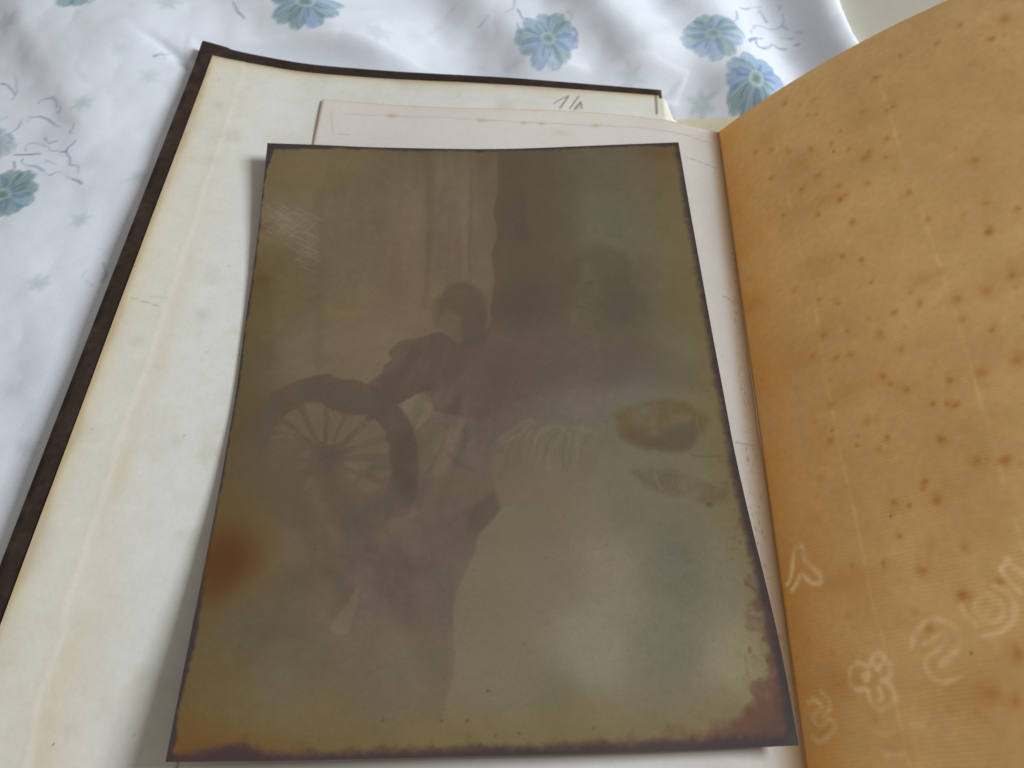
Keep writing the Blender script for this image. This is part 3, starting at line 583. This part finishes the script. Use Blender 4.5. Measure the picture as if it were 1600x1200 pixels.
Z5 = lambda l: [(380+a/5.333, 560+b/5.333) for a, b in l]
pc.blob((513, 715), 7.5, 7, (99, 84, 71), .85)
for wdg, al in ((([(335, 490), (462, 413), (505, 530), (595, 715), (545, 670), (465, 590)]), .75), (([(515, 385), (570, 362), (625, 365), (672, 395), (668, 700), (630, 690), (540, 480)]), .8), (([(715, 440), (770, 437), (820, 480), (800, 560), (740, 715), (700, 720)]), .75),
                (([(865, 490), (960, 475), (1045, 470), (940, 570), (820, 690), (750, 720)]), .75), (([(1095, 505), (1150, 560), (1190, 630), (1050, 680), (800, 765), (900, 690)]), .8), (([(1210, 690), (1225, 740), (1200, 800), (1050, 795), (830, 810), (1000, 760), (1100, 715)]), .7),
                (([(830, 850), (900, 860), (1110, 860), (1010, 935), (950, 935), (860, 890)]), .7), (([(1060, 950), (1230, 930), (1220, 980), (1150, 1010)]), .4), (([(870, 930), (950, 985), (920, 1020)]), .7), (([(945, 1045), (1000, 990), (1080, 1025), (1150, 1070), (1050, 1115), (1000, 1110)]), .7),
                (([(245, 590), (300, 535), (370, 570), (450, 600), (430, 620), (300, 600)]), .4), (([(210, 640), (420, 640), (420, 660), (220, 660)]), .4), (([(480, 760), (560, 780), (530, 830), (480, 820)]), .4), (([(480, 870), (540, 880), (500, 920), (380, 950), (440, 910)]), .3), (([(560, 980), (600, 1010), (520, 1100), (480, 1120)]), .3)):
    pc.poly(Z5(wdg), (120, 106, 83), al, .4, mod=np.clip(tone+.15, 0, 1))
pc.poly(Z5([(1295, 385), (1430, 300), (1505, 285), (1560, 380), (1590, 460), (1435, 595), (1370, 470)]), (128, 114, 90), .85, .45)
pc.poly(Z5([(1455, 670), (1540, 600), (1640, 560), (1660, 700), (1560, 880), (1465, 975)]), (114, 101, 79), .6, .6)
for pts in ([(690, 665), (676, 720), (662, 740)], [(706, 660), (700, 690), (682, 720)], [(742, 658), (738, 690)], [(765, 665), (768, 690)], [(720, 672), (712, 705)]): pc.stroke(pts, (114, 101, 80), 1.4, .35, 1.8)
for pts in ([(698, 665), (690, 700), (670, 736)], [(728, 664), (725, 700)], [(692, 700), (720, 725), (740, 735)]): pc.stroke(pts, (98, 84, 70), 1.2, .4, 1.8)
pc.poly([(655, 790), (700, 740), (740, 730), (755, 770), (735, 800), (725, 770), (690, 780), (650, 830)], (112, 98, 77), .35, 1.2)
# pale gathered bonnet in front
Z6 = lambda l: [(700+a/5.333, 600+b/5.333) for a, b in l]
pc.poly(Z6([(430, 470), (480, 410), (560, 360), (690, 285), (725, 330), (880, 320), (1000, 350), (1100, 350), (1220, 400), (1100, 620), (900, 760), (700, 780), (520, 800), (440, 700), (470, 560)]), (117, 107, 87), .45, 2.4)
for pts in ([(435, 460), (560, 360), (690, 288)], [(690, 290), (722, 335)], [(450, 490), (600, 420), (680, 340)], [(640, 470), (690, 400)], [(730, 480), (780, 380), (860, 340)], [(840, 700), (850, 560), (930, 460), (960, 380)], [(1020, 480), (1010, 420)], [(1060, 370), (1110, 360), (1120, 410)], [(1150, 380), (1200, 390), (1225, 420)], [(1075, 440), (1075, 620)], [(800, 400), (900, 350), (980, 380)]):
    pc.stroke(Z6(pts), (138, 127, 104), .9, .34, 1.5)
for k in range(90):
    a = rng.uniform(0, 1); x0 = 480+a*560+rng.normal(0, 12); l = rng.uniform(.5, 1.1); y0 = 430+40*a+rng.normal(0, 25)
    pc.stroke(Z6([(x0+60-30*a, y0), (x0+12, y0+120*l), (x0-30+40*a, y0+240*l)]), (104, 93, 78) if k % 2 else (132, 121, 100), rng.uniform(.25, .6), rng.uniform(.12, .34), .7)
pc.poly(Z6([(380, 600), (440, 570), (490, 600), (440, 700), (420, 780), (500, 830), (900, 780), (1100, 800), (1100, 1250), (300, 1250), (330, 1180), (450, 1050), (430, 950), (372, 800), (362, 720)]), (124, 111, 89), .55, 1.0, mod=(1-sstep(86, 112, Xp))*tone)
pc.stroke(Z6([(320, 545), (400, 545), (370, 590)]), (116, 104, 84), .8, .5); pc.stroke(Z6([(335, 780), (330, 840), (360, 900)]), (116, 102, 82), 1.2, .5)
pc.stroke(Z6([(270, 900), (260, 990)]), (114, 101, 82), .8, .4); pc.stroke(Z6([(140, 860), (120, 1000), (20, 1080)]), (112, 98, 78), 1.6, .45)
pc.poly(Z6([(380, 880), (440, 1040), (300, 1190), (150, 1280), (160, 1080), (300, 960)]), (96, 81, 69), .6, 1.2)
# pale gown
gw = cr(pc.inv([(784, 792), (772, 810), (750, 834), (742, 862), (730, 890), (714, 926), (708, 962), (711, 1000), (708, 1060), (700, 1090), (690, 1130)]), 5)
pc.poly(np.vstack([gw, [[118, 214], [120, 150], [105, gw[0][1]]]]), (127, 115, 92), .7, .5, mm=True, mod=1-sstep(84, 116, Xp))
pc.poly(np.vstack([gw, (gw-[12, 0])[::-1]]), (106, 92, 80), .5, 2.5, mm=True, mod=sstep(-13, -1, Xp-np.interp(Yp, gw[:, 1], gw[:, 0]))*(1-sstep(-.2, .3, Xp-np.interp(Yp, gw[:, 1], gw[:, 0]))))
pc.poly([(514, 985), (540, 945), (558, 918), (561, 936), (552, 965), (545, 990), (530, 994)], (125, 110, 88), .75, .5)
pc.blob((520, 868), 2.6, 3.2, (116, 101, 78), .6); pc.stroke([(625, 815), (662, 797)], (122, 108, 86), .4, .7)
pc.blob((640, 1035), 6, 6, (116, 106, 86), .45); pc.blob((870, 1085), 6, 8, (110, 106, 80), .45); pc.blob((930, 1000), 9, 9, (138, 130, 110), .45)
pc.blob((1040, 880), 9, 16, (106, 102, 86), .2); pc.blob((1060, 1010), 10, 16, (108, 105, 88), .2); pc.blob((1000, 730), 12, 8, (112, 108, 92), .3); pc.blob((980, 640), 12, 6, (116, 109, 90), .3)  # bluish-grey sheen of the silvered surface, painted into the colour
# feather-shaped rubbed stains
Z7 = lambda l: [(900+a/5.333, 580+b/5.333) for a, b in l]
pc.poly(Z7([(300, 370), (400, 310), (560, 260), (740, 230), (900, 250), (1040, 330), (1110, 400), (1080, 500), (1000, 600), (900, 680), (740, 670), (600, 660), (480, 610), (370, 540), (310, 430)]), (109, 91, 58), .8, 1.7, mod=np.clip(.85+1.0*fnoise(Xp, Yp, 4., 785, 3), .3, 1))
pc.poly(Z7([(370, 540), (480, 470), (620, 520), (720, 600), (620, 655), (480, 610)]), (99, 80, 60), .6, 1.8)
pc.poly(Z7([(640, 610), (740, 490), (870, 440), (1005, 420), (1012, 520), (960, 640), (880, 675), (760, 668)]), (94, 83, 68), .68, 2.)
pc.stroke(Z7([(1005, 380), (1015, 470), (1045, 560)]), (124, 112, 82), .6, .6)
pc.poly(Z7([(450, 830), (640, 815), (820, 830), (960, 880), (1150, 960), (1300, 960), (1280, 1090), (1100, 1120), (900, 1040), (780, 1040), (620, 970), (540, 920)]), (104, 87, 62), .66, 1.9, mod=np.clip(.85+1.0*fnoise(Xp, Yp, 4., 787, 3), .2, 1))
for k in range(20):
    x = 470+k*18; pc.stroke(Z7([(x, 830), (x+50, 920), (x+90, 980+k*4)]), (98, 83, 68) if k % 2 else (122, 113, 92), .4, .28, .7)
pc.stroke(Z7([(650, 820), (670, 880), (700, 980)]), (124, 116, 98), .7, .6)
pc.stroke(Z7([(950, 690), (1080, 720), (1230, 710)]), (96, 84, 60), .5, .5); pc.blob(Z7([(1110, 1115)])[0], .8, .8, (70, 60, 50), .7)
sk = fnoise(Xp*1.0+Yp*.35, Yp*.25-Xp*.08, 4., 795, 4); sk2 = fnoise(Xp*.9-Yp*.5, Yp*.5+Xp*.3, 7., 797, 4)
C += (sk*np.exp(-((Xp-72)/18)**2-((Yp-125)/24)**2))[..., None]*np.array([16, 15, 13]) + (sk2*np.exp(-((Xp-48)/32)**2-((Yp-165)/34)**2))[..., None]*np.array([15, 13, 11])
C += (fnoise(Xp, Yp, 1.0, 799, 2)*np.clip(.6+fnoise(Xp, Yp, 30., 803, 2), 0, 1))[..., None]*np.array([4, 4, 4])
# rust-coloured stains
pc.blob((356, 868), 15, 16, (116, 92, 46), .55); pc.blob((350, 872), 9.0, 10.5, (96, 54, 22), .97, .3, 1.1); pc.blob((350, 885), 4.5, 4, (84, 44, 20), .6); pc.blob((336, 900), 4.5, 8, (102, 66, 32), .65); pc.blob((385, 850), 9, 14, (112, 92, 46), .5); pc.blob((350, 800), 9, 12, (102, 84, 46), .45)
pc.blob((1044, 240), 5, 4.5, (108, 68, 42), .8); pc.blob((1020, 236), 6, 4, (100, 78, 50), .5); pc.blob((407, 440), 3, 2.4, (98, 70, 32), .6); pc.blob((412, 352), 4, 3, (98, 74, 52), .5)
# tarnished rim: yellow, rust, violet
el, er_, et, eb = Xp, W_-Xp, Yp, H_-Yp; n1, n2, n3 = fnoise(Xp, Yp, 7., 751, 4), fnoise(Xp, Yp, 1.6, 761, 3), fnoise(Xp, Yp, 24., 771, 2)
ed = np.minimum(np.minimum(el, er_), np.minimum(et, eb))
wash(.45*np.exp(-(el/7.)**2)*(.7+n3), (104, 84, 44)); wash(.5*np.exp(-(er_/9.)**2), (126, 108, 66)); wash(.55*np.exp(-(eb/10.)**2), (116, 98, 54)); wash(.3*np.exp(-(et/6)**2), (98, 84, 54))
pc.blob((330, 1170), 13, 5, (114, 74, 32), .6); pc.blob((290, 1165), 6, 7, (118, 76, 36), .5); pc.blob((420, 1172), 12, 4, (118, 84, 44), .5)
n4 = fnoise(Xp, Yp, 3.2, 791, 4); cb = np.exp(-((er_/26.)**2+(eb/24.)**2))          # heavier at the lower right corner
hr = er_-(.8+1.0*sstep(120, 210, Yp)+18*np.exp(-eb/15.)+n1*1.8)+n4*8; wash(.85*(1-sstep(-3.6, 3., hr))*(.35+.65*sstep(90, 190, Yp)), (112, 75, 55))
hb = eb-(1.6+.8*sstep(60, 150, Xp)+13*np.exp(-er_/17.)+n1*1.6+3.0*np.exp(-((Xp-17)/7)**2)+1.5*np.exp(-((Xp-8)/10)**2))+n4*4; wash(.82*(1-sstep(-3., 2.6, hb)), (108, 72, 52))
wash(.5*(1-sstep(-6, 1, np.minimum(hr+4, hb+3)))*cb, (88, 62, 56))
wr2 = 1.5+.9*sstep(90, 200, Yp)+n1*.6; wash(.9*(1-sstep(-1.6, 1.9, er_-wr2+n2*.9)), (62, 48, 51))
wb2 = 1.5+.8*sstep(60, 150, Xp)+n1*.8+2.4*np.exp(-((Xp-17)/6)**2); wash(.9*(1-sstep(-1.2, 1.9, eb-wb2+n2*1.0)), (68, 52, 54))
wl2 = .55+n1*.5+2.6*np.exp(-(Yp/9)**2)+1.2*np.exp(-((Yp-195)/14)**2)+1.*np.exp(-((Yp-225)/7)**2); wash(.9*(1-sstep(-.4, .5, el-wl2+n2*.5)), (64, 50, 56))
wt2 = 1.1+n1*.7+2.0*np.exp(-(Xp/22)**2)+1.2*np.exp(-((Xp-160)/9)**2); wash(.9*(1-sstep(-.6, .8, et-wt2+n2*.5)), (62, 52, 56))
cd = np.hypot(er_, eb); wash(.7*(1-sstep(1.5, 5, np.minimum(er_+eb, 20)-1)), (70, 76, 62)); wash(.5*cb*np.clip(1-ed/3., 0, 1), (54, 50, 50))
wash(np.clip(n2*1.5-.42, 0, .5)*sstep(18, 0, er_)*sstep(70, 200, Yp), (88, 66, 44))
pc.blob((350, 872), 8.5, 10., (92, 52, 24), .62, .3, 1.2); pc.blob((338, 895), 5, 8, (94, 58, 28), .45)
# rubbed scratches near the upper left
for k in range(150):
    g = rng.random(); cx, cy = (rng.normal(446, 22), rng.normal(345, 14)) if g < .72 else (rng.normal(480, 12), rng.normal(390, 14))
    if cx < 412: continue
    l = rng.uniform(3, 12); sg = .44+rng.normal(0, .12) if k % 4 else -.7; pc.stroke([(cx-l, cy-l*sg), (cx+l, cy+l*sg)], (152, 138, 118), rng.uniform(.12, .3), rng.uniform(.2, .7), .3)
pc.blob((440, 345), 9, 6, (136, 122, 104), .4, .4); pc.blob((482, 385), 4, 7, (136, 122, 104), .3)
for k in range(90): pc.blob((rng.uniform(2, W_), rng.uniform(2, H_)), rng.uniform(.15, .4), rng.uniform(.15, .35), (80, 64, 46) if k % 3 else (128, 116, 94), rng.uniform(.15, .5), mm=True)
for (a, b) in ((761, 1079), (928, 1138), (776, 1149), (812, 1147), (598, 1126), (492, 858), (690, 1126), (731, 1127)): pc.blob((a, b), .4, .38, (84, 64, 46), .6)
photo = grid_obj('old_photograph', Pp, M_print, C, None, thick=.0007, stride=20, edge_col=(70, 58, 56))
photo['label'] = 'tarnished brown photograph of figures with a spinning wheel, lying on the open book'; photo['category'] = 'photograph'
